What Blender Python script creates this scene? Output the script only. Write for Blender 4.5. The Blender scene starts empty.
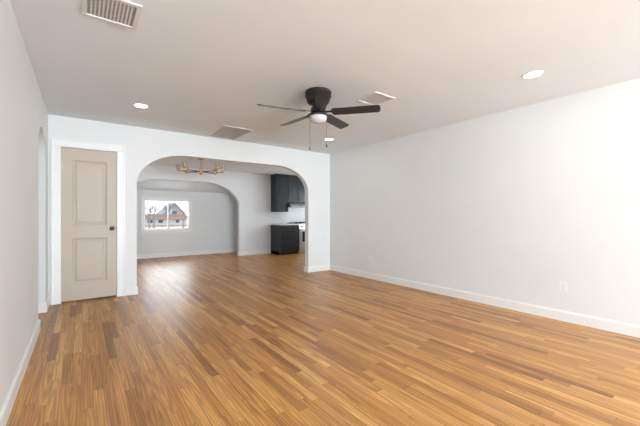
import bpy, bmesh, math, random
from mathutils import Vector, Matrix

S = bpy.context.scene
C = S.collection
PI = math.pi
rnd = random.Random(7)

# ------------------------------------------------------------------ camera
cd = bpy.data.cameras.new('camera')
cd.sensor_width = 36.0
cd.lens = 324.0 / 640.0 * 36.0
cd.shift_y = 0.0039
cd.clip_start = 0.05
cd.clip_end = 600
cam = bpy.data.objects.new('camera', cd)
cam.location = (0, 0, 1.146)
cam.rotation_euler = (PI / 2, 0, math.radians(-36.3))
C.objects.link(cam)
S.camera = cam

# ------------------------------------------------------------------ exposure, world, daylight
S.view_settings.view_transform = 'Standard'
S.view_settings.look = 'None'
S.view_settings.exposure = 0.0
S.view_settings.gamma = 1.0
S.view_settings.use_curve_mapping = False

w = bpy.data.worlds.new('overcast_sky')
S.world = w
w.use_nodes = True
nt = w.node_tree
bg = nt.nodes['Background']
tc = nt.nodes.new('ShaderNodeTexCoord')
no = nt.nodes.new('ShaderNodeTexNoise')
no.inputs['Scale'].default_value = 3.0
no.inputs['Detail'].default_value = 5.0
cr = nt.nodes.new('ShaderNodeValToRGB')
cr.color_ramp.elements[0].position = 0.38
cr.color_ramp.elements[0].color = (0.72, 0.84, 1.0, 1)
cr.color_ramp.elements[1].position = 0.55
cr.color_ramp.elements[1].color = (1.0, 1.0, 1.0, 1)
nt.links.new(tc.outputs['Generated'], no.inputs['Vector'])
nt.links.new(no.outputs['Fac'], cr.inputs['Fac'])
nt.links.new(cr.outputs['Color'], bg.inputs['Color'])
bg.inputs['Strength'].default_value = 3.1


def area_light(name, loc, rot, sx, sy, power, color):
    l = bpy.data.lights.new(name, 'AREA')
    l.shape = 'RECTANGLE'
    l.size, l.size_y = sx, sy
    l.energy = power
    l.color = color
    o = bpy.data.objects.new(name, l)
    o.location, o.rotation_euler = loc, rot
    C.objects.link(o)
    return o


DAY = (0.835, 0.93, 1.0)
# daylight through the two front windows behind the camera, the dining room's side window; kitchen and far lamps are added
area_light('front_window_daylight', (1.00, -4.95, 1.40), (math.radians(124), 0, 0), 1.4, 1.5, 375, DAY)
area_light('front_picture_window_daylight', (2.75, -4.95, 1.40), (math.radians(124), 0, 0), 1.5, 1.5, 245, DAY)
area_light('dining_window_daylight', (-1.44, 7.1, 1.30), (PI / 2, 0, -PI / 2), 1.5, 1.6, 6, DAY)
area_light('kitchen_fill_lamp', (6.54, 7.1, 1.45), (PI / 2, 0, PI / 2), 1.4, 1.1, 28, DAY)  # added lamp at an assumed, unseen window, brightens the kitchen side
area_light('far_window_glare_lamp', (2.9, 14.0, 3.7), (math.radians(-75), 0, 0), 5.0, 2.8, 560, DAY)  # added lamp outside, above the view through the window, for floor glare
EMIT_LENS = 9.0
LAMP_W = 2.6


# ------------------------------------------------------------------ materials
def new_mat(name):
    m = bpy.data.materials.new(name)
    m.use_nodes = True
    return m, m.node_tree, m.node_tree.nodes['Principled BSDF']


def mat(name, col, rough=0.5, metal=0.0, var=0.04, scale=12.0, bump=0.0, bscale=150.0, spec=0.5, stretch=(1, 1, 1)):
    m, t, p = new_mat(name)
    p.inputs['Roughness'].default_value = rough
    p.inputs['Metallic'].default_value = metal
    p.inputs['Specular IOR Level'].default_value = spec
    tc = t.nodes.new('ShaderNodeTexCoord')
    mp = t.nodes.new('ShaderNodeMapping')
    mp.inputs['Scale'].default_value = stretch
    t.links.new(tc.outputs['Object'], mp.inputs['Vector'])
    n = t.nodes.new('ShaderNodeTexNoise')
    n.inputs['Scale'].default_value = scale
    n.inputs['Detail'].default_value = 4
    t.links.new(mp.outputs['Vector'], n.inputs['Vector'])
    r = t.nodes.new('ShaderNodeValToRGB')
    r.color_ramp.elements[0].position = 0.3
    r.color_ramp.elements[1].position = 0.7
    r.color_ramp.elements[0].color = tuple(c * (1 - var) for c in col) + (1,)
    r.color_ramp.elements[1].color = tuple(min(1, c * (1 + var)) for c in col) + (1,)
    t.links.new(n.outputs['Fac'], r.inputs['Fac'])
    t.links.new(r.outputs['Color'], p.inputs['Base Color'])
    if bump:
        b = t.nodes.new('ShaderNodeBump')
        b.inputs['Strength'].default_value = bump
        b.inputs['Distance'].default_value = 0.002
        n2 = t.nodes.new('ShaderNodeTexNoise')
        n2.inputs['Scale'].default_value = bscale
        t.links.new(tc.outputs['Object'], n2.inputs['Vector'])
        t.links.new(n2.outputs['Fac'], b.inputs['Height'])
        t.links.new(b.outputs['Normal'], p.inputs['Normal'])
    return m


def emit_mat(name, col, strength):
    m, t, p = new_mat(name)
    p.inputs['Base Color'].default_value = (0.9, 0.9, 0.9, 1)
    p.inputs['Emission Color'].default_value = col + (1,)
    p.inputs['Emission Strength'].default_value = strength
    return m


def glass_mat(name, tint=(1, 1, 1), gloss=0.08):
    m = bpy.data.materials.new(name)
    m.use_nodes = True
    t = m.node_tree
    t.nodes.clear()
    o = t.nodes.new('ShaderNodeOutputMaterial')
    mx = t.nodes.new('ShaderNodeMixShader')
    tr = t.nodes.new('ShaderNodeBsdfTransparent')
    gl = t.nodes.new('ShaderNodeBsdfGlossy')
    gl.inputs['Roughness'].default_value = 0.03
    tr.inputs['Color'].default_value = tint + (1,)
    mx.inputs['Fac'].default_value = gloss
    t.links.new(tr.outputs[0], mx.inputs[1])
    t.links.new(gl.outputs[0], mx.inputs[2])
    t.links.new(mx.outputs[0], o.inputs['Surface'])
    return m


def floor_mat():
    m, t, p = new_mat('oak_strip_floor')
    N, L = t.nodes, t.links

    def math_(op, a, b=None, c=None):
        n = N.new('ShaderNodeMath')
        n.operation = op
        for i, v in enumerate((a, b, c)):
            if v is None:
                continue
            if isinstance(v, (int, float)):
                n.inputs[i].default_value = v
            else:
                L.new(v, n.inputs[i])
        return n.outputs[0]

    tc = N.new('ShaderNodeTexCoord')
    sp = N.new('ShaderNodeSeparateXYZ')
    L.new(tc.outputs['Object'], sp.inputs[0])
    X, Y = sp.outputs[0], sp.outputs[1]
    W = 0.057
    xs = math_('DIVIDE', X, W)
    col = math_('FLOOR', xs)
    fx = math_('FRACT', xs)
    wn = N.new('ShaderNodeTexWhiteNoise')
    wn.noise_dimensions = '1D'
    L.new(col, wn.inputs['W'])
    wc = N.new('ShaderNodeSeparateColor')
    L.new(wn.outputs['Color'], wc.inputs[0])
    length = math_('MULTIPLY_ADD', wc.outputs[0], 0.7, 0.55)
    ys = math_('ADD', math_('DIVIDE', Y, length), math_('MULTIPLY', wc.outputs[1], 37.0))
    row = math_('FLOOR', ys)
    fy = math_('FRACT', ys)
    cx = N.new('ShaderNodeCombineXYZ')
    L.new(col, cx.inputs[0])
    L.new(row, cx.inputs[1])
    wb = N.new('ShaderNodeTexWhiteNoise')
    wb.noise_dimensions = '2D'
    L.new(cx.outputs[0], wb.inputs['Vector'])
    bc = N.new('ShaderNodeSeparateColor')
    L.new(wb.outputs['Color'], bc.inputs[0])
    ramp = N.new('ShaderNodeValToRGB')
    e = ramp.color_ramp.elements
    cols = [(0.0, (0.30, 0.125, 0.030)), (0.08, (0.42, 0.183, 0.046)), (0.25, (0.51, 0.233, 0.060)),
            (0.55, (0.56, 0.270, 0.073)), (0.85, (0.63, 0.320, 0.095)), (1.0, (0.70, 0.39, 0.135))]
    e[0].position, e[0].color = cols[0][0], cols[0][1] + (1,)
    e[1].position, e[1].color = cols[-1][0], cols[-1][1] + (1,)
    for ps, c in cols[1:-1]:
        x = e.new(ps)
        x.color = c + (1,)
    L.new(bc.outputs[0], ramp.inputs['Fac'])
    # long grain inside each board
    gv = N.new('ShaderNodeCombineXYZ')
    L.new(math_('MULTIPLY', X, 16.0), gv.inputs[0])
    L.new(math_('MULTIPLY', Y, 0.45), gv.inputs[1])
    L.new(math_('MULTIPLY', bc.outputs[1], 60.0), gv.inputs[2])
    gn = N.new('ShaderNodeTexNoise')
    gn.inputs['Scale'].default_value = 4.0
    gn.inputs['Detail'].default_value = 6
    gn.inputs['Roughness'].default_value = 0.62
    gn.inputs['Distortion'].default_value = 0.15
    L.new(gv.outputs[0], gn.inputs['Vector'])
    gr = N.new('ShaderNodeValToRGB')
    gr.color_ramp.elements[0].position = 0.30
    gr.color_ramp.elements[0].color = (0.60, 0.54, 0.48, 1)
    gr.color_ramp.elements[1].position = 0.62
    gr.color_ramp.elements[1].color = (1.12, 1.12, 1.12, 1)
    L.new(gn.outputs['Fac'], gr.inputs['Fac'])
    # cathedral figure
    wv = N.new('ShaderNodeTexWave')
    wv.wave_type = 'RINGS'
    wv.rings_direction = 'Z'
    wv.inputs['Scale'].default_value = 2.2
    wv.inputs['Distortion'].default_value = 1.6
    wv.inputs['Detail'].default_value = 2
    wv.inputs['Detail Scale'].default_value = 0.7
    g2 = N.new('ShaderNodeCombineXYZ')
    L.new(math_('ADD', math_('MULTIPLY', math_('SUBTRACT', fx, 0.5), 0.52), math_('MULTIPLY_ADD', bc.outputs[1], 1.6, -0.8)), g2.inputs[0])
    L.new(math_('ADD', math_('MULTIPLY', math_('MULTIPLY', math_('SUBTRACT', fy, 0.5), length), 0.55), math_('MULTIPLY_ADD', bc.outputs[2], 0.5, -0.25)), g2.inputs[1])
    L.new(g2.outputs[0], wv.inputs['Vector'])
    wr = N.new('ShaderNodeValToRGB')
    wr.color_ramp.elements[0].color = (0.80, 0.76, 0.72, 1)
    wr.color_ramp.elements[1].color = (1.05, 1.05, 1.05, 1)
    L.new(wv.outputs['Fac'], wr.inputs['Fac'])

    def mul(a, b):
        n = N.new('ShaderNodeMix')
        n.data_type = 'RGBA'
        n.blend_type = 'MULTIPLY'
        n.inputs['Factor'].default_value = 1
        L.new(a, n.inputs['A'])
        L.new(b, n.inputs['B'])
        return n.outputs['Result']
    c = mul(mul(ramp.outputs['Color'], gr.outputs['Color']), wr.outputs['Color'])
    # seams
    ex = math_('MINIMUM', fx, math_('SUBTRACT', 1.0, fx))
    ey = math_('MULTIPLY', math_('MINIMUM', fy, math_('SUBTRACT', 1.0, fy)), 10.0)
    ed = math_('MINIMUM', ex, ey)
    sm = N.new('ShaderNodeMapRange')
    sm.inputs['From Min'].default_value = 0.0
    sm.inputs['From Max'].default_value = 0.035
    sm.inputs['To Min'].default_value = 0.55
    sm.inputs['To Max'].default_value = 1.0
    L.new(ed, sm.inputs['Value'])
    c = mul(c, sm.outputs['Result'])
    L.new(c, p.inputs['Base Color'])
    rr = N.new('ShaderNodeMapRange')
    rr.inputs['To Min'].default_value = 0.30
    rr.inputs['To Max'].default_value = 0.42
    L.new(gn.outputs['Fac'], rr.inputs['Value'])
    L.new(rr.outputs['Result'], p.inputs['Roughness'])
    b = N.new('ShaderNodeBump')
    b.inputs['Strength'].default_value = 0.12
    b.inputs['Distance'].default_value = 0.001
    L.new(sm.outputs['Result'], b.inputs['Height'])
    L.new(b.outputs['Normal'], p.inputs['Normal'])
    p.inputs['Specular IOR Level'].default_value = 0.5
    return m


def tile_mat():
    m, t, p = new_mat('white_subway_tile')
    tc = t.nodes.new('ShaderNodeTexCoord')
    mp = t.nodes.new('ShaderNodeMapping')
    mp.inputs['Rotation'].default_value = (PI / 2, 0, 0)
    br = t.nodes.new('ShaderNodeTexBrick')
    br.inputs['Scale'].default_value = 1.0
    br.inputs['Brick Width'].default_value = 0.15
    br.inputs['Row Height'].default_value = 0.075
    br.inputs['Mortar Size'].default_value = 0.002
    br.inputs['Color1'].default_value = (0.82, 0.82, 0.82, 1)
    br.inputs['Color2'].default_value = (0.78, 0.78, 0.78, 1)
    br.inputs['Mortar'].default_value = (0.62, 0.62, 0.62, 1)
    t.links.new(tc.outputs['Object'], mp.inputs['Vector'])
    t.links.new(mp.outputs['Vector'], br.inputs['Vector'])
    t.links.new(br.outputs['Color'], p.inputs['Base Color'])
    p.inputs['Roughness'].default_value = 0.2
    return m


M = {
    'floor': floor_mat(),
    'wall': mat('white_wall_paint', (0.775, 0.787, 0.79), 0.6, var=0.012, scale=2.0, bump=0.10, bscale=220, spec=0.3),
    'ceiling': mat('flat_ceiling_paint', (0.835, 0.885, 0.92), 0.8, var=0.015, scale=1.5, bump=0.12, bscale=180, spec=0.2),
    'trim': mat('semigloss_trim_paint', (0.84, 0.84, 0.83), 0.35, var=0.01, scale=6),
    'door': mat('greige_door_paint', (0.50, 0.425, 0.345), 0.45, var=0.02, scale=5, bump=0.05),
    'black': mat('matte_black_metal', (0.012, 0.0115, 0.011), 0.42, var=0.15, scale=40),
    'blade': mat('dark_espresso_blade', (0.028, 0.026, 0.025), 0.4, var=0.25, scale=14, stretch=(1, 14, 14)),
    'frost': mat('frosted_white_glass', (0.66, 0.66, 0.66), 0.25, var=0.01),
    'chain': mat('dull_metal_chain', (0.22, 0.21, 0.20), 0.4, metal=0.8, var=0.1),
    'white_metal': mat('white_enamelled_metal', (0.74, 0.74, 0.735), 0.55, var=0.01),
    'duct': mat('dark_duct_interior', (0.035, 0.035, 0.034), 0.9, var=0.2),
    'pale_filter': mat('pale_return_filter', (0.74, 0.73, 0.715), 0.9, var=0.05),
    'filter': mat('grey_return_filter', (0.34, 0.335, 0.33), 0.9, var=0.1),
    'plastic': mat('white_plastic', (0.82, 0.82, 0.81), 0.3, var=0.01),
    'slot': mat('dark_slot', (0.03, 0.03, 0.03), 0.6, var=0.1),
    'brass': mat('aged_brass', (0.62, 0.36, 0.13), 0.28, metal=1.0, var=0.08, scale=30),
    'dark_brass': mat('dark_brass', (0.16, 0.11, 0.055), 0.35, metal=0.8, var=0.1, scale=30),
    'bulb': mat('amber_bulb_glass', (0.72, 0.55, 0.34), 0.15, var=0.03),
    'cabinet': mat('charcoal_cabinet_paint', (0.013, 0.0155, 0.020), 0.36, var=0.12, scale=5, stretch=(6, 6, 1)),
    'steel': mat('stainless_steel', (0.55, 0.55, 0.55), 0.3, metal=1.0, var=0.05, scale=20, stretch=(20, 20, 1)),
    'grey_metal': mat('brushed_grey_metal', (0.33, 0.33, 0.33), 0.45, metal=0.6, var=0.05, scale=20, stretch=(1, 20, 20)),
    'range_black': mat('black_enamel', (0.01, 0.01, 0.011), 0.15, var=0.1),
    'counter': mat('white_quartz', (0.82, 0.82, 0.81), 0.2, var=0.04, scale=8),
    'tile': tile_mat(),
    'hinge': mat('satin_nickel', (0.50, 0.49, 0.46), 0.35, metal=0.9, var=0.05),
    'glass': glass_mat('window_glass', (0.98, 0.99, 0.99), 0.0015),
    'shade_glass': glass_mat('clear_shade_glass', (0.97, 0.95, 0.91), 0.06),
    'lens': emit_mat('lit_downlight_lens', (1.0, 0.97, 0.92), EMIT_LENS),
    'ground': mat('pale_winter_ground', (0.36, 0.345, 0.32), 0.9, var=0.18, scale=0.15),
    'roof': mat('brown_shingles', (0.115, 0.075, 0.058), 0.9, var=0.3, scale=3),
    'fascia': mat('tan_brick', (0.30, 0.20, 0.145), 0.9, var=0.2, scale=3),
    'siding': mat('pale_siding', (0.40, 0.41, 0.42), 0.8, var=0.05, scale=1, stretch=(.2, .2, 8)),
    'grey_roof': mat('grey_shingles', (0.17, 0.187, 0.20), 0.9, var=0.2, scale=2),
    'dark_pane': mat('dark_window_pane', (0.06, 0.07, 0.08), 0.2, var=0.2),
    'bark': mat('grey_bark', (0.20, 0.19, 0.19), 0.95, var=0.25, scale=5),
    'bark_red': mat('reddish_bark', (0.28, 0.20, 0.17), 0.95, var=0.2, scale=5),
    'fence': mat('weathered_orange_fence', (0.32, 0.22, 0.16), 0.9, var=0.2, scale=2),
}


# ------------------------------------------------------------------ mesh helpers
def box(bm, x0, x1, y0, y1, z0, z1, bev=0.0, seg=2):
    vs = [bm.verts.new((x, y, z)) for x in (x0, x1) for y in (y0, y1) for z in (z0, z1)]
    idx = [(0, 1, 3, 2), (4, 6, 7, 5), (0, 4, 5, 1), (2, 3, 7, 6), (0, 2, 6, 4), (1, 5, 7, 3)]
    fs = [bm.faces.new([vs[i] for i in f]) for f in idx]
    if bev > 0:
        es = list({e for f in fs for e in f.edges})
        bmesh.ops.bevel(bm, geom=es, offset=bev, segments=seg, profile=0.5, affect='EDGES')
    return fs


def prism(bm, pts, axis_vec):
    """extrude the closed outline pts (list of Vector) along axis_vec"""
    a = [bm.verts.new(p) for p in pts]
    b = [bm.verts.new(Vector(p) + Vector(axis_vec)) for p in pts]
    n = len(a)
    bm.faces.new(a)
    bm.faces.new(list(reversed(b)))
    for i in range(n):
        j = (i + 1) % n
        bm.faces.new((a[j], a[i], b[i], b[j]))


def lathe(bm, prof, n=40, c=(0, 0, 0), M4=None):
    rings = []
    for r, z in prof:
        if r < 1e-6:
            rings.append([bm.verts.new((c[0], c[1], c[2] + z))])
        else:
            rings.append([bm.verts.new((c[0] + r * math.cos(2 * PI * k / n), c[1] + r * math.sin(2 * PI * k / n), c[2] + z)) for k in range(n)])
    for a, b in zip(rings, rings[1:]):
        for k in range(n):
            j = (k + 1) % n
            if len(a) == 1 and len(b) == 1:
                continue
            if len(a) == 1:
                bm.faces.new((a[0], b[j], b[k]))
            elif len(b) == 1:
                bm.faces.new((a[k], a[j], b[0]))
            else:
                bm.faces.new((a[k], a[j], b[j], b[k]))
    if M4 is not None:
        bmesh.ops.transform(bm, matrix=M4, verts=[v for r in rings for v in r])


def tube(bm, p0, p1, r0, r1=None, n=12):
    r1 = r0 if r1 is None else r1
    p0, p1 = Vector(p0), Vector(p1)
    d = p1 - p0
    q = d.to_track_quat('Z', 'Y').to_matrix().to_4x4()
    lathe(bm, [(0, 0), (r0, 0), (r1, d.length), (0, d.length)], n, (0, 0, 0), Matrix.Translation(p0) @ q)


def obj(name, bm, m, parent=None, smooth=False, loc=None, kind=None):
    bmesh.ops.recalc_face_normals(bm, faces=bm.faces[:])
    me = bpy.data.meshes.new(name)
    bm.to_mesh(me)
    bm.free()
    me.materials.append(m)
    if smooth:
        me.shade_smooth()
        me.set_sharp_from_angle(angle=math.radians(38))
    o = bpy.data.objects.new(name, me)
    C.objects.link(o)
    if parent is not None:
        o.parent = parent
    if loc is not None:
        o.location = loc
    if kind:
        o['kind'] = kind
    return o


def tag(o, label, cat, group=None):
    o['label'] = label
    o['category'] = cat
    if group:
        o['group'] = group
    return o


def thing(name, label, cat, loc=(0, 0, 0), rz=0.0, group=None):
    o = bpy.data.objects.new(name, None)
    o.empty_display_size = 0.1
    o.location = loc
    o.rotation_euler = (0, 0, rz)
    C.objects.link(o)
    return tag(o, label, cat, group)


def copy_tree(o, parent=None):
    c = o.copy()
    C.objects.link(c)
    if parent is not None:
        c.parent = parent
    for ch in list(o.children):
        copy_tree(ch, c)
    return c


def struct(name, bm, m, parent=None, smooth=False):
    return obj(name, bm, m, parent, smooth, kind='structure')


# ------------------------------------------------------------------ key dimensions
XL, XR, YB, H = -0.35, 4.22, 5.39, 2.44
YS = -5.0
TB = 0.12
YD, TD, HD = 8.78, 0.12, 2.38          # far wall and ceiling of the dining room
YN = 9.75                              # far wall of the nook
XDL, XDR = -1.5, 6.6
HX0, HX1 = 4.25, 5.03                  # hallway arch in the left wall


def arch_pts(x0, x1, top, rx, rz, n=18):
    """outline of an arched opening from the left foot over the top to the right foot, as (u, z)"""
    pts = [(x0, 0.0)]
    for k in range(n + 1):
        a = PI - (PI / 2) * k / n
        pts.append((x0 + rx + rx * math.cos(a), top - rz + rz * math.sin(a)))
    for k in range(n + 1):
        a = PI / 2 - (PI / 2) * k / n
        pts.append((x1 - rx + rx * math.cos(a), top - rz + rz * math.sin(a)))
    pts.append((x1, 0.0))
    return pts


# ------------------------------------------------------------------ structure
bm = bmesh.new()
box(bm, XDL - 0.12, XDR + 0.12, YS - 0.12, YN + 0.12, -0.12, 0)
struct('floor', bm, M['floor'])

bm = bmesh.new()
box(bm, XL - 0.12, XR + 0.12, YS - 0.12, YB + TB, H, H + 0.12)
struct('ceiling', bm, M['ceiling'])
bm = bmesh.new()
box(bm, XDL - 0.12, XDR + 0.12, YB + TB, YD + TD, HD, HD + 0.18)
struct('ceiling_dining', bm, M['ceiling'])
bm = bmesh.new()
prism(bm, [Vector((0.1, YD + TD, 2.14)), Vector((0.1, YN + 0.12, 1.79)), Vector((0.1, YN + 0.12, 1.99)), Vector((0.1, YD + TD, 2.34))], (4.2, 0, 0))
struct('ceiling_nook', bm, M['ceiling'])
bm = bmesh.new()
box(bm, XDL - 0.12, XL - 0.12, 3.4, YB + TB, H, H + 0.12)
struct('ceiling_hall', bm, M['ceiling'])

# back wall: door niche and wide arch
DX0, DX1, DH = -0.222, 0.400, 2.045
out = [(XL - 0.12, 0), (DX0, 0), (DX0, DH), (DX1, DH), (DX1, 0)] + arch_pts(0.644, 3.667, 2.09, 0.70, 0.48) + [(XR + 0.12, 0), (XR + 0.12, H), (XL - 0.12, H)]
bm = bmesh.new()
prism(bm, [Vector((u, YB, z)) for u, z in out], (0, TB, 0))
box(bm, DX0, DX1, YB + 0.108, YB + TB, 0, DH)
struct('wall_back', bm, M['wall'], smooth=True)
# rest of that wall on the dining side, left of the closet and right of the main room
bm = bmesh.new()
box(bm, XDL, XL - 0.12, YB, YB + TB, 0, H)
struct('wall_hall_end', bm, M['wall'])
bm = bmesh.new()
box(bm, XR + 0.12, XDR, YB, YB + TB, 0, H)
struct('wall_kitchen_near', bm, M['wall'])

# left wall with the arched hallway opening
out = [(YS, 0)] + arch_pts(HX0, HX1, 2.10, 0.39, 0.30) + [(YB, 0), (YB, H), (YS, H)]
bm = bmesh.new()
prism(bm, [Vector((XL, u, z)) for u, z in out], (-0.12, 0, 0))
struct('wall_left', bm, M['wall'], smooth=True)
bm = bmesh.new()
box(bm, XR, XR + 0.12, YS, YB, 0, H)
struct('wall_right', bm, M['wall'])
# hallway behind the left wall
bm = bmesh.new()
box(bm, XDL - 0.12, XDL, 3.4, YB + TB, 0, H)
struct('wall_hall_side', bm, M['wall'])
bm = bmesh.new()
box(bm, XDL, XL - 0.12, 3.4, 3.52, 0, H)
struct('wall_hall_near', bm, M['wall'])


def holed_wall(name, axis, at, thick, u0, u1, ztop, holes, m):
    """a wall along one axis with rectangular window holes (u0, u1, z0, z1)"""
    bm = bmesh.new()

    def bx(a, b, z0, z1):
        if b - a < 1e-4 or z1 - z0 < 1e-4:
            return
        if axis == 'x':
            box(bm, a, b, min(at, at + thick), max(at, at + thick), z0, z1)
        else:
            box(bm, min(at, at + thick), max(at, at + thick), a, b, z0, z1)
    c = u0
    for a, b, z0, z1 in holes:
        bx(c, a, 0, ztop)
        bx(a, b, 0, z0)
        bx(a, b, z1, ztop)
        c = b
    bx(c, u1, 0, ztop)
    return struct(name, bm, m)


FW = [(0.25, 1.75, 0.65, 2.15), (1.95, 3.55, 0.65, 2.15)]
holed_wall('wall_front', 'x', YS, -0.12, XL - 0.12, XR + 0.12, H, FW, M['wall'])
DW = (6.35, 7.85, 0.5, 2.1)
holed_wall('wall_dining_left', 'y', XDL, -0.12, YB + TB, YD + TD, HD, [DW], M['wall'])
KW = (6.40, 7.80, 0.9, 2.0)
holed_wall('wall_kitchen_right', 'y', XDR, 0.12, YB + TB, YD + TD, HD, [KW], M['wall'])
NW = (1.33, 2.505, 0.755, 1.575)
holed_wall('wall_nook_far', 'x', YN, 0.12, 0.1, 4.3, 1.86, [NW], M['wall'])

# dining room far wall with the second arch
out = [(XDL - 0.12, 0)] + arch_pts(0.585, 3.607, 2.045, 1.0, 0.65, 24) + [(XDR + 0.12, 0), (XDR + 0.12, HD), (XDL - 0.12, HD)]
bm = bmesh.new()
prism(bm, [Vector((u, YD, z)) for u, z in out], (0, TD, 0))
struct('wall_dining_far', bm, M['wall'], smooth=True)
bm = bmesh.new()
prism(bm, [Vector((0.1, YD + TD, 0)), Vector((0.1, YN, 0)), Vector((0.1, YN, 1.84)), Vector((0.1, YD + TD, 2.15))], (0.12, 0, 0))
struct('wall_nook_left', bm, M['wall'])
bm = bmesh.new()
prism(bm, [Vector((4.18, YD + TD, 0)), Vector((4.18, YN, 0)), Vector((4.18, YN, 1.84)), Vector((4.18, YD + TD, 2.15))], (0.12, 0, 0))
struct('wall_nook_right', bm, M['wall'])

# ------------------------------------------------------------------ baseboards
BP = [(0, 0), (0.016, 0), (0.016, 0.094), (0.006, 0.112), (0, 0.112)]


def base_run(bm, p0, p1, nrm):
    """profiled board along p0-p1, standing off the wall in direction nrm"""
    p0, p1, n = Vector((*p0, 0)), Vector((*p1, 0)), Vector((*nrm, 0))
    prism(bm, [p0 + n * a + Vector((0, 0, z)) for a, z in BP], p1 - p0)


bm = bmesh.new()
base_run(bm, (XL, YS), (XL, HX0 + 0.015), (1, 0))
base_run(bm, (XL + 0.015, HX0), (XL - 0.12, HX0), (0, 1))
base_run(bm, (XL - 0.12, HX1), (XL + 0.015, HX1), (0, -1))
base_run(bm, (XL, HX1 - 0.015), (XL, YB), (1, 0))
struct('baseboard_left', bm, M['trim'])
bm = bmesh.new()
base_run(bm, (XR, YS), (XR, YB), (-1, 0))
struct('baseboard_right', bm, M['trim'])
bm = bmesh.new()
base_run(bm, (0.505, YB), (0.644 + 0.015, YB), (0, -1))
base_run(bm, (0.644, YB - 0.015), (0.644, YB + TB + 0.015), (1, 0))
base_run(bm, (3.667 - 0.015, YB), (XR, YB), (0, -1))
base_run(bm, (3.667, YB - 0.015), (3.667, YB + TB + 0.015), (-1, 0))
struct('baseboard_back', bm, M['trim'])
bm = bmesh.new()
base_run(bm, (3.607 - 0.015, YD), (4.60, YD), (0, -1))
base_run(bm, (3.607, YD - 0.015), (3.607, YD + TD), (-1, 0))
base_run(bm, (XDL, YD), (0.585 + 0.015, YD), (0, -1))
base_run(bm, (0.585, YD - 0.015), (0.585, YD + TD), (1, 0))
struct('baseboard_dining', bm, M['trim'])
bm = bmesh.new()
base_run(bm, (0.22, YN), (4.18, YN), (0, -1))
struct('baseboard_nook', bm, M['trim'])

# ------------------------------------------------------------------ closet door
dw, dh = DX1 - DX0 - 0.008, 2.014
dx0 = DX0 + 0.004
ydf = YB + 0.014                       # face of the slab


def door_slab():
    bm = bmesh.new()
    z0 = 0.024
    box(bm, dx0, dx0 + dw, ydf + 0.012, ydf + 0.040, z0, z0 + dh)
    px0, px1 = dx0 + 0.112, dx0 + dw - 0.112
    panels = [(0.235, 0.845), (1.012, 1.885)]
    # stiles and rails stand forward of the recessed field
    box(bm, dx0, px0, ydf, ydf + 0.014, z0, z0 + dh)
    box(bm, px1, dx0 + dw, ydf, ydf + 0.014, z0, z0 + dh)
    zs = [z0] + [z for pq in panels for z in pq] + [z0 + dh]
    for i in range(0, len(zs), 2):
        box(bm, px0, px1, ydf, ydf + 0.014, zs[i], zs[i + 1])
    for a, b in panels:
        # sloped moulding and raised middle
        q = [(px0, px1, a, b, 0.0), (px0 + 0.020, px1 - 0.020, a + 0.020, b - 0.020, 0.011),
             (px0 + 0.034, px1 - 0.034, a + 0.034, b - 0.034, 0.011), (px0 + 0.052, px1 - 0.052, a + 0.052, b - 0.052, 0.004)]
        rings = [[bm.verts.new((x, ydf + dy, z)) for x, z in ((x0, za), (x1, za), (x1, zb), (x0, zb))] for x0, x1, za, zb, dy in q]
        for r0, r1 in zip(rings, rings[1:]):
            for k in range(4):
                bm.faces.new((r0[k], r0[(k + 1) % 4], r1[(k + 1) % 4], r1[k]))
        bm.faces.new(rings[-1])
    return bm


door = struct('door_1', door_slab(), M['door'])
tag(door, 'closed greige two-panel interior door with black round knob', 'door')
bm = bmesh.new()
kx, kz = dx0 + dw - 0.056, 0.965
R = Matrix.Translation((kx, ydf, kz)) @ Matrix.Rotation(PI / 2, 4, 'X')
lathe(bm, [(0, 0), (0.031, 0), (0.031, 0.006), (0.027, 0.010), (0.012, 0.012), (0.011, 0.034), (0.020, 0.040), (0.027, 0.050), (0.027, 0.058), (0.020, 0.066), (0, 0.069)], 28, (0, 0, 0), R)
k = obj('door_knob', bm, M['black'], door, True)
k['label'] = 'black round knob'
bm = bmesh.new()
box(bm, dx0 + dw - 0.001, dx0 + dw + 0.003, ydf - 0.002, ydf + 0.02, kz - 0.035, kz + 0.035)
obj('latch_plate', bm, M['black'], door)
for z in (0.235, 1.80):
    bm = bmesh.new()
    lathe(bm, [(0, 0), (0.0065, 0), (0.0065, 0.09), (0, 0.09)], 14, (DX0 + 0.003, ydf - 0.006, z - 0.045))
    box(bm, DX0 - 0.002, DX0 + 0.020, ydf - 0.002, ydf + 0.001, z - 0.043, z + 0.043)
    h = obj('hinge', bm, M['hinge'], door)
    h['label'] = 'satin metal hinge'
bm = bmesh.new()
CW, CT = 0.098, 0.017
box(bm, DX0 - CW, DX0 - 0.004, YB - CT, YB, 0, DH + 0.004, 0.004)
box(bm, DX1 + 0.004, DX1 + CW, YB - CT, YB, 0, DH + 0.004, 0.004)
box(bm, DX0 - CW, DX1 + CW, YB - CT, YB, DH + 0.004, DH + 0.108, 0.004)
box(bm, DX0 - CW, DX0 - CW + 0.022, YB - CT - 0.007, YB, 0, DH + 0.108, 0.003)
box(bm, DX1 + CW - 0.022, DX1 + CW, YB - CT - 0.007, YB, 0, DH + 0.108, 0.003)
box(bm, DX0 - CW + 0.022, DX1 + CW - 0.022, YB - CT - 0.007, YB, DH + 0.086, DH + 0.108, 0.003)
# jamb lining
box(bm, DX0 - 0.004, DX0 + 0.0025, YB - 0.012, YB + 0.108, 0, DH)
box(bm, DX1 - 0.0025, DX1 + 0.004, YB - 0.012, YB + 0.108, 0, DH)
box(bm, DX0 + 0.0025, DX1 - 0.0025, YB - 0.012, YB + 0.108, DH - 0.0035, DH + 0.004)
struct('trim_1', bm, M['trim'])


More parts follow.
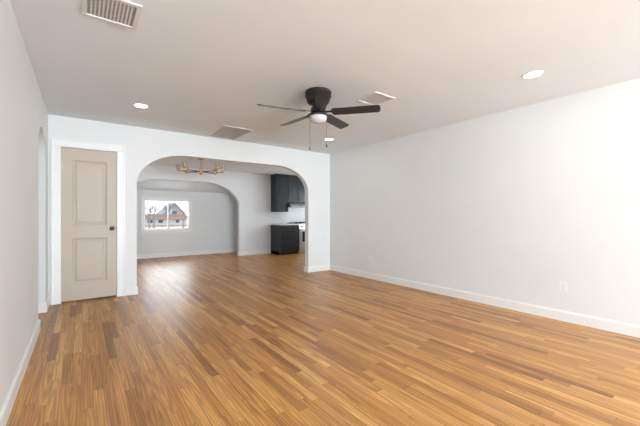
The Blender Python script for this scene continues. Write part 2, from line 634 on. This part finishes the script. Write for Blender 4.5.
# ------------------------------------------------------------------ windows
def window(name, axis, at, inward, u0, u1, z0, z1, split, casing=True):
    """sliding window in a hole; inward is the sign of the direction into the room"""
    def bx(bm, a, b, d0, d1, za, zb, bev=0.0):
        lo, hi = sorted((at + inward * d0, at + inward * d1))
        if axis == 'x':
            box(bm, a, b, lo, hi, za, zb, bev)
        else:
            box(bm, lo, hi, a, b, za, zb, bev)
    f = 0.035
    bm = bmesh.new()
    bx(bm, u0, u0 + f, -0.10, -0.02, z0, z1)
    bx(bm, u1 - f, u1, -0.10, -0.02, z0, z1)
    bx(bm, u0 + f, u1 - f, -0.10, -0.02, z0, z0 + f)
    bx(bm, u0 + f, u1 - f, -0.10, -0.02, z1 - f, z1)
    if split:
        um = (u0 + u1) / 2 + split
        bx(bm, um - 0.012, um + 0.012, -0.09, -0.03, z0 + f, z1 - f)
    root = struct(name, bm, M['trim'])
    if casing:
        bm = bmesh.new()
        c = 0.07
        bx(bm, u0 - c, u0, 0, 0.016, z0 - 0.0, z1 + c, 0.003)
        bx(bm, u1, u1 + c, 0, 0.016, z0 - 0.0, z1 + c, 0.003)
        bx(bm, u0, u1, 0, 0.016, z1, z1 + c, 0.003)
        bx(bm, u0 - c - 0.02, u1 + c + 0.02, 0, 0.040, z0 - 0.022, z0, 0.003)
        bx(bm, u0 - c, u1 + c, 0, 0.014, z0 - 0.09, z0 - 0.022, 0.003)
        bx(bm, u0, u1, -0.02, 0, z0 - 0.0, z0 + 0.004)
        obj('window_casing', bm, M['trim'], root)
    bm = bmesh.new()
    bx(bm, u0 + f, u1 - f, -0.062, -0.058, z0 + f, z1 - f)
    obj('pane', bm, M['glass'], root)
    return root


window('window_1', 'x', YN, -1, *NW, 0.02)
window('window_2', 'x', YS, 1, *FW[0], 0.001)
window('window_3', 'x', YS, 1, *FW[1], 0.001)
window('window_4', 'y', XDL, 1, *DW, 0.001)
window('window_5', 'y', XDR, -1, *KW, 0.001)

# ------------------------------------------------------------------ ceiling fan
fan = thing('ceiling_fan', 'black five-blade flush-mount ceiling fan with frosted bowl light and pull chains', 'ceiling fan', (1.99, 2.742, H))
bm = bmesh.new()
lathe(bm, [(0, 0), (0.132, 0), (0.135, -0.006), (0.135, -0.045), (0.131, -0.052), (0.128, -0.060), (0.123, -0.090), (0.112, -0.118), (0.098, -0.128), (0.07, -0.131), (0, -0.131)], 48)
obj('motor_housing', bm, M['black'], fan, True)
bm = bmesh.new()
lathe(bm, [(0.134, -0.044), (0.138, -0.047), (0.138, -0.055), (0.129, -0.058)], 48)
obj('housing_band', bm, M['black'], fan, True)
bm = bmesh.new()
lathe(bm, [(0, -0.129), (0.055, -0.129), (0.058, -0.160), (0.078, -0.180), (0.078, -0.218), (0.068, -0.228), (0.052, -0.232), (0.048, -0.245), (0, -0.245)], 40)
obj('rotor_hub', bm, M['black'], fan, True)
bm = bmesh.new()
lathe(bm, [(0, -0.238), (0.050, -0.238), (0.102, -0.244), (0.116, -0.251), (0.116, -0.260), (0.098, -0.263), (0, -0.263)], 40)
obj('light_fitter', bm, M['black'], fan, True)
bm = bmesh.new()
lathe(bm, [(0.094, -0.261), (0.095, -0.270), (0.091, -0.287), (0.080, -0.306), (0.060, -0.320), (0.033, -0.328), (0, -0.330)], 40)
b = obj('light_bowl', bm, M['frost'], fan, True)
b['label'] = 'frosted white glass bowl'


def blade_bm():
    bm = bmesh.new()
    # outline in (r, t): slightly wider towards a rounded tip
    r0, r1 = 0.145, 0.640
    top, bot = [], []
    n = 10
    pts = []
    for i in range(n + 1):
        s = i / n
        pts.append((r0 + 0.02 + (r1 - 0.055 - r0) * s, 0.060 + 0.004 * s))
    for i in range(1, 9):
        a = PI / 2 * i / 8
        pts.append((r1 - 0.034 + 0.034 * math.sin(a), 0.030 + 0.034 * math.cos(a)))
    half = [(r0, 0.040)] + pts
    outl = half + [(r, -t) for r, t in reversed(half)]
    prism(bm, [Vector((r, t, -0.003)) for r, t in outl], (0, 0, 0.006))
    return bm


def iron_bm():
    bm = bmesh.new()
    o = [(0.070, 0.018), (0.100, 0.012), (0.130, 0.012), (0.160, 0.034), (0.205, 0.030), (0.222, 0.0)]
    outl = o + [(r, -t) for r, t in reversed(o[:-1])]
    prism(bm, [Vector((r, t, 0.0030)) for r, t in outl], (0, 0, 0.005))
    for r, t in ((0.168, 0.018), (0.168, -0.018), (0.202, 0)):
        lathe(bm, [(0, -0.0050), (0.006, -0.0045), (0.007, -0.003), (0.007, 0.004), (0, 0.004)], 12, (r, t, 0))
    return bm


view_az = math.atan2(-2.742, -1.99)       # direction from the fan to the camera
blade0 = None
for i in range(5):
    if blade0 is None:
        bl = obj('blade', blade_bm(), M['blade'], fan)
        ir = obj('blade_iron', iron_bm(), M['black'], bl)
        blade0 = bl
    else:
        bl = copy_tree(blade0, fan)
    az = view_az + math.radians(5 + 72 * i)
    bl.location = (0, 0, -0.220)
    bl.rotation_euler = (Matrix.Rotation(az, 3, 'Z') @ Matrix.Rotation(math.radians(-14), 3, 'X')).to_euler()

cam_n = Vector((-math.sin(math.radians(36.3)), -math.cos(math.radians(36.3)), 0))
cam_r = Vector((math.cos(math.radians(36.3)), -math.sin(math.radians(36.3)), 0))
for s, zb in ((-0.064, -0.630), (0.066, -0.602)):
    p = cam_r * s + cam_n * 0.074
    # a short stub from the fitter, then the hanging chain and its fob
    bm = bmesh.new()
    tube(bm, (p.x, p.y, -0.256), (p.x * 1.30, p.y * 1.30, -0.256), 0.004, n=10)
    px, py = p.x * 1.30, p.y * 1.30
    z = -0.256
    while z > zb + 0.03:
        lathe(bm, [(0, 0.0028), (0.0021, 0.0015), (0.0021, -0.0015), (0, -0.0028)], 6, (px, py, z))
        z -= 0.0056
    tube(bm, (px, py, zb + 0.02), (px, py, -0.256), 0.0011, n=6)
    c = obj('pull_chain', bm, M['chain'], fan)
    bm = bmesh.new()
    lathe(bm, [(0, 0.036), (0.003, 0.034), (0.0065, 0.026), (0.0075, 0.010), (0.006, 0.001), (0, 0)], 14, (px, py, zb))
    obj('fob', bm, M['black'], c, True)

# ------------------------------------------------------------------ recessed lights
rl = None
for (x, y, lab) in ((0.56, 4.32, 'round lit recessed downlight in the ceiling above the greige door'),
                    (3.33, 1.24, 'round lit recessed downlight near the right wall, nearest the camera'),
                    (3.38, 4.34, 'round lit recessed downlight in the far right ceiling corner beyond the fan')):
    if rl is None:
        rl = t = thing('recessed_light', lab, 'ceiling light', (x, y, H), 0, 'recessed downlights in the living room ceiling')
        bm = bmesh.new()
        lathe(bm, [(0.068, -0.001), (0.086, -0.001), (0.086, -0.004), (0.080, -0.008), (0.068, -0.005), (0.068, -0.001)], 40)
        obj('trim_ring', bm, M['white_metal'], t, True)
        bm = bmesh.new()
        lathe(bm, [(0, -0.0045), (0.0685, -0.0045), (0.0685, -0.001), (0, -0.001)], 40)
        obj('lens', bm, M['lens'], t)
        ld = bpy.data.lights.new('downlight_glow', 'AREA')
        ld.shape = 'DISK'
        ld.size = 0.13
        ld.energy = LAMP_W
        ld.color = (1.0, 0.97, 0.93)
        lo = bpy.data.objects.new('downlight_glow', ld)
        lo.location = (0, 0, -0.012)
        C.objects.link(lo)
        lo.parent = t
    else:
        t = copy_tree(rl)
        t.location = (x, y, H)
        t['label'] = lab


# ------------------------------------------------------------------ ceiling registers
def grille(name, label, cx, cy, lx, ly, cols, cross, group=None, fr=0.028, back='duct', vane=0.30):
    t = thing(name, label, 'vent', (cx, cy, H), 0, group)
    bm = bmesh.new()
    x, y = lx / 2, ly / 2
    for a in ((-x, x, -y, -y + fr), (-x, x, y - fr, y), (-x, -x + fr, -y + fr, y - fr), (x - fr, x, -y + fr, y - fr)):
        box(bm, *a, -0.010, 0, 0.003, 2)
    obj('frame', bm, M['white_metal'], t)
    bm = bmesh.new()
    box(bm, -x + fr, x - fr, -y + fr, y - fr, -0.0012, 0)
    obj('backing', bm, M[back], t)
    bm = bmesh.new()
    ix, iy = x - fr, y - fr
    for k in range(1, cols):
        c = -ix + 2 * ix * k / cols
        wv = 2 * ix / cols * 0.22
        box(bm, c - wv, c + wv, -iy, iy, -0.005, -0.0012)
    for k in range(1, cross):
        c = -iy + 2 * iy * k / cross
        # thin tilted vane
        d, th = 2 * iy / cross * vane, 0.0009
        prism(bm, [Vector((-ix, c - d, -0.0030)), Vector((-ix, c - d + th, -0.0034)), Vector((-ix, c + d, -0.0018)), Vector((-ix, c + d - th, -0.0014))], (2 * ix, 0, 0))
    obj('louvre', bm, M['white_metal'], t)
    return t


grille('ceiling_register', 'white square ceiling register with dark slots beside the left wall', 0.150, 2.415, 0.305, 0.315, 12, 16, 'square ceiling registers')
grille('ceiling_register', 'white square ceiling register to the right of the black fan', 2.62, 2.535, 0.315, 0.315, 12, 24, 'square ceiling registers', back='filter', vane=0.13)
grille('return_grille', 'long flat return air grille in the ceiling above the wide arch', 1.86, 4.95, 0.46, 0.80, 1, 60, back='pale_filter', vane=0.2)


# ------------------------------------------------------------------ wall outlets
def outlet_parts(t):
    bm = bmesh.new()
    box(bm, -0.006, 0, -0.036, 0.036, -0.0585, 0.0585, 0.003)
    obj('cover_plate', bm, M['plastic'], t)
    for zc in (0.0195, -0.0195):
        bm = bmesh.new()
        box(bm, -0.0078, -0.004, -0.0165, 0.0165, zc - 0.0145, zc + 0.0145, 0.0018)
        r = obj('receptacle', bm, M['plastic'], t)
        bm = bmesh.new()
        for yy, hh in ((-0.006, 0.0045), (0.006, 0.0038)):
            box(bm, -0.0082, -0.0070, yy - 0.0011, yy + 0.0011, zc + 0.003 - hh, zc + 0.003 + hh)
        lathe(bm, [(0, 0), (0.0024, 0), (0.0024, 0.001), (0, 0.001)], 12, (0, 0, 0), Matrix.Translation((-0.0082, 0, zc - 0.008)) @ Matrix.Rotation(PI / 2, 4, 'Y'))
        obj('slots', bm, M['slot'], r)
    bm = bmesh.new()
    lathe(bm, [(0, 0), (0.003, 0), (0.003, 0.0012), (0, 0.0014)], 12, (0, 0, 0), Matrix.Translation((-0.0058, 0, 0)) @ Matrix.Rotation(-PI / 2, 4, 'Y'))
    obj('screw', bm, M['hinge'], t)


ot = thing('wall_outlet', 'white duplex outlet low on the right wall, the larger one nearest the camera', 'outlet', (XR, 1.272, 0.363), 0, 'wall outlets on the right wall')
outlet_parts(ot)
o2 = copy_tree(ot)
o2.location = (XR, 4.19, 0.355)
o2['label'] = 'white duplex outlet low on the right wall, the small far one near the corner'

# ------------------------------------------------------------------ chandelier
ch = thing('chandelier', 'brass chandelier with straight arms and glass shades hanging in the dining room', 'chandelier', (2.075, 7.17, HD))
bm = bmesh.new()
lathe(bm, [(0, 0), (0.062, 0), (0.062, -0.014), (0.055, -0.020), (0.012, -0.024), (0, -0.024)], 32)
obj('canopy', bm, M['dark_brass'], ch, True)
bm = bmesh.new()
tube(bm, (0, 0, -0.23), (0, 0, -0.022), 0.0085, n=14)
obj('stem', bm, M['brass'], ch, True)
bm = bmesh.new()
lathe(bm, [(0, -0.222), (0.024, -0.224), (0.036, -0.236), (0.036, -0.325), (0.026, -0.338), (0.012, -0.350), (0, -0.352)], 28)
obj('hub', bm, M['brass'], ch, True)
va = math.atan2(7.17, 2.075) - PI / 2      # lateral direction seen from the living room
arm0 = None
for i in (0, 1, 3, 4, 5, 7):
    if arm0 is None:
        bm = bmesh.new()
        tube(bm, (0.030, 0, -0.286), (0.45, 0, -0.286), 0.0075, n=10)
        arm0 = a = obj('arm', bm, M['dark_brass'], ch, True)
        bm = bmesh.new()
        lathe(bm, [(0, -0.306), (0.016, -0.304), (0.020, -0.296), (0.020, -0.272), (0.034, -0.268), (0.034, -0.260), (0.014, -0.258), (0.014, -0.215), (0, -0.215)], 20, (0.45, 0, 0))
        obj('socket', bm, M['brass'], a, True)
        bm = bmesh.new()
        lathe(bm, [(0, -0.150), (0.006, -0.153), (0.014, -0.170), (0.016, -0.185), (0.011, -0.205), (0.009, -0.216)], 16, (0.45, 0, 0))
        obj('bulb', bm, M['bulb'], a, True)
        bm = bmesh.new()
        lathe(bm, [(0.033, -0.266), (0.046, -0.256), (0.050, -0.240), (0.050, -0.150), (0.0485, -0.150), (0.0485, -0.240), (0.044, -0.254), (0.032, -0.262)], 24, (0.45, 0, 0))
        obj('shade', bm, M['shade_glass'], a, True)
    else:
        a = copy_tree(arm0, ch)
    a.rotation_euler = (0, 0, va + i * PI / 4)

# ------------------------------------------------------------------ kitchen along the dining room's far wall
KX0, KX1, KX2 = 4.60, 5.215, 5.98
YF = YD - 0.60
bmb = thing('base_cabinet', 'charcoal base cabinet with a stack of drawers beside the range', 'cabinet', (KX0, YF, 0))
W_, D_ = KX1 - KX0, 0.60 - 0.004


def shaker(bm, x0, x1, z0, z1, y, rail=0.05):
    box(bm, x0, x1, y - 0.010, y - 0.0005, z0, z1)
    for a in ((x0, x1, z0, z0 + rail), (x0, x1, z1 - rail, z1), (x0, x0 + rail, z0 + rail, z1 - rail), (x1 - rail, x1, z0 + rail, z1 - rail)):
        box(bm, a[0], a[1], y - 0.020, y - 0.010, a[2], a[3], 0.0015, 1)


def bar_handle(x0, x1, y, z, vert=False):
    bm = bmesh.new()
    if vert:
        tube(bm, (x0, y - 0.05, z), (x0, y - 0.05, z + x1), 0.005, n=10)
        for q in (z + 0.02, z + x1 - 0.02):
            tube(bm, (x0, y - 0.05, q), (x0, y - 0.02, q), 0.004, n=8)
    else:
        tube(bm, (x0, y - 0.05, z), (x1, y - 0.05, z), 0.005, n=10)
        for q in (x0 + 0.02, x1 - 0.02):
            tube(bm, (q, y - 0.05, z), (q, y - 0.02, z), 0.004, n=8)
    return bm


bm = bmesh.new()
box(bm, 0, W_, 0.0, D_, 0.10, 0.862, 0.001, 1)
box(bm, 0.0, W_, 0.07, D_, 0, 0.10)
box(bm, 0, 0.018, 0.0, D_, 0, 0.10)
obj('carcass', bm, M['cabinet'], bmb)
dz = [(0.115, 0.385), (0.393, 0.545), (0.553, 0.700), (0.708, 0.852)]
for a, b in dz:
    bm = bmesh.new()
    shaker(bm, 0.006, 0.440, a, b, 0.0, 0.028)
    d = obj('drawer', bm, M['cabinet'], bmb)
    zc = (a + b) / 2
    hd = obj('handle', bar_handle(0.150, 0.300, 0, zc), M['black'], d, True)
bm = bmesh.new()
box(bm, 0.446, W_ - 0.003, -0.016, -0.0005, 0.115, 0.852, 0.001, 1)
obj('filler_panel', bm, M['cabinet'], bmb)

bm = bmesh.new()
box(bm, KX0 - 0.012, KX1 + 0.002, YF - 0.026, YD - 0.004, 0.8625, 0.897, 0.003)
tag(obj('countertop', bm, M['counter']), 'short white countertop on the charcoal drawer cabinet', 'countertop')

uc = thing('upper_cabinet', 'tall single-door charcoal wall cabinet on the white wall, left of the hood', 'cabinet', (KX0 + 0.0, YD - 0.325, 1.255), 0, 'charcoal wall cabinets')
UW = 0.415
bm = bmesh.new()
box(bm, 0, UW, 0, 0.321, 0, 1.118, 0.001, 1)
obj('carcass', bm, M['cabinet'], uc)
bm = bmesh.new()
shaker(bm, 0.003, UW - 0.003, 0.003, 1.085, 0.0, 0.055)
dd = obj('door', bm, M['cabinet'], uc)
obj('handle', bar_handle(0.365, 0.14, 0, 0.06, True), M['black'], dd, True)

HX = KX0 + UW + 0.003
oc = thing('upper_cabinet', 'shorter two-door charcoal wall cabinet mounted above the range hood', 'cabinet', (HX, YD - 0.325, 1.550), 0, 'charcoal wall cabinets')
OW = 0.78
bm = bmesh.new()
box(bm, 0, OW, 0, 0.321, 0, 0.823, 0.001, 1)
obj('carcass', bm, M['cabinet'], oc)
for a, b, hx in ((0.003, OW / 2 - 0.0015, OW / 2 - 0.04), (OW / 2 + 0.0015, OW - 0.003, OW / 2 + 0.04)):
    bm = bmesh.new()
    shaker(bm, a, b, 0.003, 0.790, 0.0, 0.055)
    dd = obj('door', bm, M['cabinet'], oc)
    obj('handle', bar_handle(hx, 0.14, 0, 0.05, True), M['black'], dd, True)

hood = thing('range_hood', 'slim stainless range hood under the short wall cabinet', 'range hood', (HX, YD - 0.48, 1.40))
bm = bmesh.new()
prism(bm, [Vector((0, 0, 0.03)), Vector((0, 0.0, 0)), Vector((0, 0.476, 0)), Vector((0, 0.476, 0.148)), Vector((0, 0.16, 0.148)), Vector((0, 0.06, 0.10))], (OW, 0, 0))
obj('shell', bm, M['grey_metal'], hood)
bm = bmesh.new()
box(bm, 0.30, 0.45, -0.004, 0.002, 0.008, 0.022)
obj('switch_panel', bm, M['range_black'], hood)

rg = thing('gas_range', 'stainless gas range with black oven window and cast iron grates', 'stove', (KX1 + 0.008, YF - 0.02, 0))
RW, RD = 0.755, 0.60
bm = bmesh.new()
box(bm, 0, RW, 0.03, RD, 0.08, 0.895, 0.003)
box(bm, 0.03, RW - 0.03, 0.08, RD - 0.02, 0, 0.08)
obj('body', bm, M['steel'], rg)
bm = bmesh.new()
box(bm, 0.005, RW - 0.005, -0.012, 0.029, 0.245, 0.735, 0.005)
od = obj('oven_door', bm, M['steel'], rg)
bm = bmesh.new()
box(bm, 0.11, RW - 0.11, -0.016, -0.0125, 0.36, 0.66, 0.001, 1)
obj('oven_window', bm, M['range_black'], od)
bm = bmesh.new()
tube(bm, (0.05, -0.055, 0.70), (RW - 0.05, -0.055, 0.70), 0.011, n=14)
for q in (0.08, RW - 0.08):
    tube(bm, (q, -0.055, 0.70), (q, -0.012, 0.70), 0.008, n=10)
obj('handle', bm, M['steel'], od, True)
bm = bmesh.new()
box(bm, 0.005, RW - 0.005, -0.006, 0.029, 0.095, 0.235, 0.004)
dr = obj('drawer', bm, M['steel'], rg)
bm = bmesh.new()
prism(bm, [Vector((0, -0.010, 0.745)), Vector((0, 0.029, 0.745)), Vector((0, 0.029, 0.893)), Vector((0, 0.015, 0.893))], (RW, 0, 0))
obj('control_panel', bm, M['steel'], rg)
for k in range(5):
    bm = bmesh.new()
    lathe(bm, [(0, 0), (0.024, 0), (0.021, 0.024), (0.010, 0.028), (0, 0.028)], 20, (0, 0, 0), Matrix.Translation((0.09 + 0.144 * k, 0.0, 0.815)) @ Matrix.Rotation(PI / 2, 4, 'X'))
    obj('knob', bm, M['range_black'], rg, True)
bm = bmesh.new()
box(bm, 0.005, RW - 0.005, 0.02, RD - 0.004, 0.8955, 0.903, 0.002)
obj('cooktop', bm, M['range_black'], rg)
for k in range(2):
    bm = bmesh.new()
    gx0 = 0.02 + k * 0.36
    gx1 = gx0 + 0.355
    for yy in (0.05, 0.31, 0.57):
        box(bm, gx0, gx1, yy - 0.006, yy + 0.006, 0.928, 0.940)
    for xx in (gx0, (gx0 + gx1) / 2, gx1):
        box(bm, xx - 0.006 + (0.006 if xx == gx0 else 0), xx + 0.006 - (0.006 if xx == gx1 else 0), 0.05, 0.57, 0.928, 0.940)
    for xx in (gx0 + 0.008, gx1 - 0.008):
        for yy in (0.05, 0.31, 0.57):
            box(bm, xx - 0.006, xx + 0.006, yy - 0.006, yy + 0.006, 0.9031, 0.929)
    obj('grate', bm, M['range_black'], rg)
for bx_, by_ in ((0.19, 0.17), (0.19, 0.45), (0.56, 0.17), (0.56, 0.45)):
    bm = bmesh.new()
    lathe(bm, [(0, 0.9031), (0.045, 0.9031), (0.045, 0.912), (0.034, 0.914), (0.034, 0.921), (0, 0.923)], 20, (bx_, by_, 0))
    obj('burner', bm, M['range_black'], rg, True)

bm = bmesh.new()
box(bm, KX0 + 0.0, XDR, YD - 0.0035, YD, 0.898, 1.545)
struct('trim_2', bm, M['tile'])


# ------------------------------------------------------------------ outside, seen through the small far window
GZ = -1.45
bm = bmesh.new()
box(bm, -60, 120, 14, 300, GZ - 0.4, GZ)
g = struct('ground_outside', bm, M['ground'])


def house(name, label, x0, x1, y0, y1, wall_h, ridge, roof_m, wins):
    t = thing(name, label, 'house', (x0, y0, GZ))
    Wd, Dp = x1 - x0, y1 - y0
    bm = bmesh.new()
    box(bm, 0, Wd, 0, Dp, 0, wall_h)
    obj('walls', bm, M['siding'], t)
    bm = bmesh.new()
    prism(bm, [Vector((-0.5, -0.5, wall_h)), Vector((-0.5, Dp + 0.5, wall_h)), Vector((-0.5, Dp / 2, ridge))], (Wd + 1.0, 0, 0))
    obj('roof', bm, roof_m, t)
    bm = bmesh.new()
    box(bm, -0.5, Wd + 0.5, -0.55, -0.05, wall_h - 0.5, wall_h)
    obj('porch_beam', bm, M['fascia'], t)
    for wx, wz, ww, wh in wins:
        bm = bmesh.new()
        box(bm, wx, wx + ww, -0.06, -0.001, wz, wz + wh)
        obj('window', bm, M['dark_pane'], t)
    return t


house('house', 'low pale house with brown roof seen through the small far window', 11.6, 21.8, 88, 96, 2.15, 3.0, M['roof'],
      [(1.2, 0.75, 1.1, 0.75), (3.6, 0.75, 1.0, 0.75), (7.6, 0.75, 0.8, 0.75)])
# gabled house, its gable end towards the window
gh = thing('house', 'pale gabled house with grey roof behind the bare trees outside the far window', 'house', (18.9, 100, GZ))
bm = bmesh.new()
prism(bm, [Vector((0, 0, 0)), Vector((5.2, 0, 0)), Vector((5.2, 0, 2.8)), Vector((2.6, 0, 5.6)), Vector((0, 0, 2.8))], (0, 9, 0))
obj('walls', bm, M['siding'], gh)
bm = bmesh.new()
prism(bm, [Vector((-0.4, -0.4, 2.45)), Vector((2.6, -0.4, 5.7)), Vector((5.6, -0.4, 2.45)), Vector((5.6, -0.4, 3.1)), Vector((2.6, -0.4, 6.4)), Vector((-0.4, -0.4, 3.1))], (0, 9.8, 0))
obj('roof', bm, M['grey_roof'], gh)
bm = bmesh.new()
box(bm, 2.0, 3.2, -0.06, -0.001, 2.6, 3.9)
obj('window', bm, M['dark_pane'], gh)

# low fence line on the ground in front of the house
fe = thing('fence', 'low tan fence on the pale ground in front of the brown-roofed house', 'fence', (6.0, 76, GZ))
bm = bmesh.new()
box(bm, 0, 18, 0, 0.08, 0.20, 0.50)
obj('rail', bm, M['fence'], fe)
for k in range(10):
    bm = bmesh.new()
    box(bm, 0.05 + 1.98 * k, 0.20 + 1.98 * k, 0.081, 0.22, -0.02, 0.62) if k == 0 else box(bm, 1.98 * k, 0.15 + 1.98 * k, 0.081, 0.22, -0.02, 0.62)
    obj('post', bm, M['fence'], fe)


def tree(label, x, y, h, m, seed, spread=0.5):
    t = thing('bare_tree', label, 'tree', (x, y, GZ), 0, 'bare winter trees outside the far window')
    r = random.Random(seed)
    bt, bb = bmesh.new(), bmesh.new()
    th = h * 0.32
    tube(bt, (0, 0, -0.05), (0, 0, th), 0.035 * h, 0.024 * h, 8)

    def grow(p, d, ln, rad, lev):
        q = p + d * ln
        tube(bb, p, q, rad, rad * 0.62, 6)
        if lev == 0:
            return
        for _ in range(3 if lev > 1 else 4):
            nd = (d + Vector((r.uniform(-1, 1), r.uniform(-1, 1), r.uniform(-0.25, 0.75))) * spread * 1.5).normalized()
            grow(p + d * ln * r.uniform(0.6, 1.0), nd, ln * r.uniform(0.55, 0.8), rad * 0.58, lev - 1)
    for k in range(4):
        a = k * PI / 2 + r.uniform(-.5, .5)
        grow(Vector((0, 0, th * 0.95)), Vector((math.cos(a) * spread, math.sin(a) * spread, 1)).normalized(), h * 0.27, 0.015 * h, 3)
    obj('trunk', bt, m, t)
    obj('branches', bb, m, t)
    return t


tree('bare grey tree at the left edge of the view through the far window', 9.3, 62, 5.4, M['bark'], 3)
tree('bare grey tree behind the left sash of the far window, in front of the house', 11.3, 70, 6.2, M['bark'], 5)
tree('bare reddish tree behind the right sash of the far window', 15.3, 64, 5.6, M['bark_red'], 8, 0.62)
tree('bare grey tree beside the gabled house, near the centre bar of the far window', 14.3, 72, 6.0, M['bark'], 11)
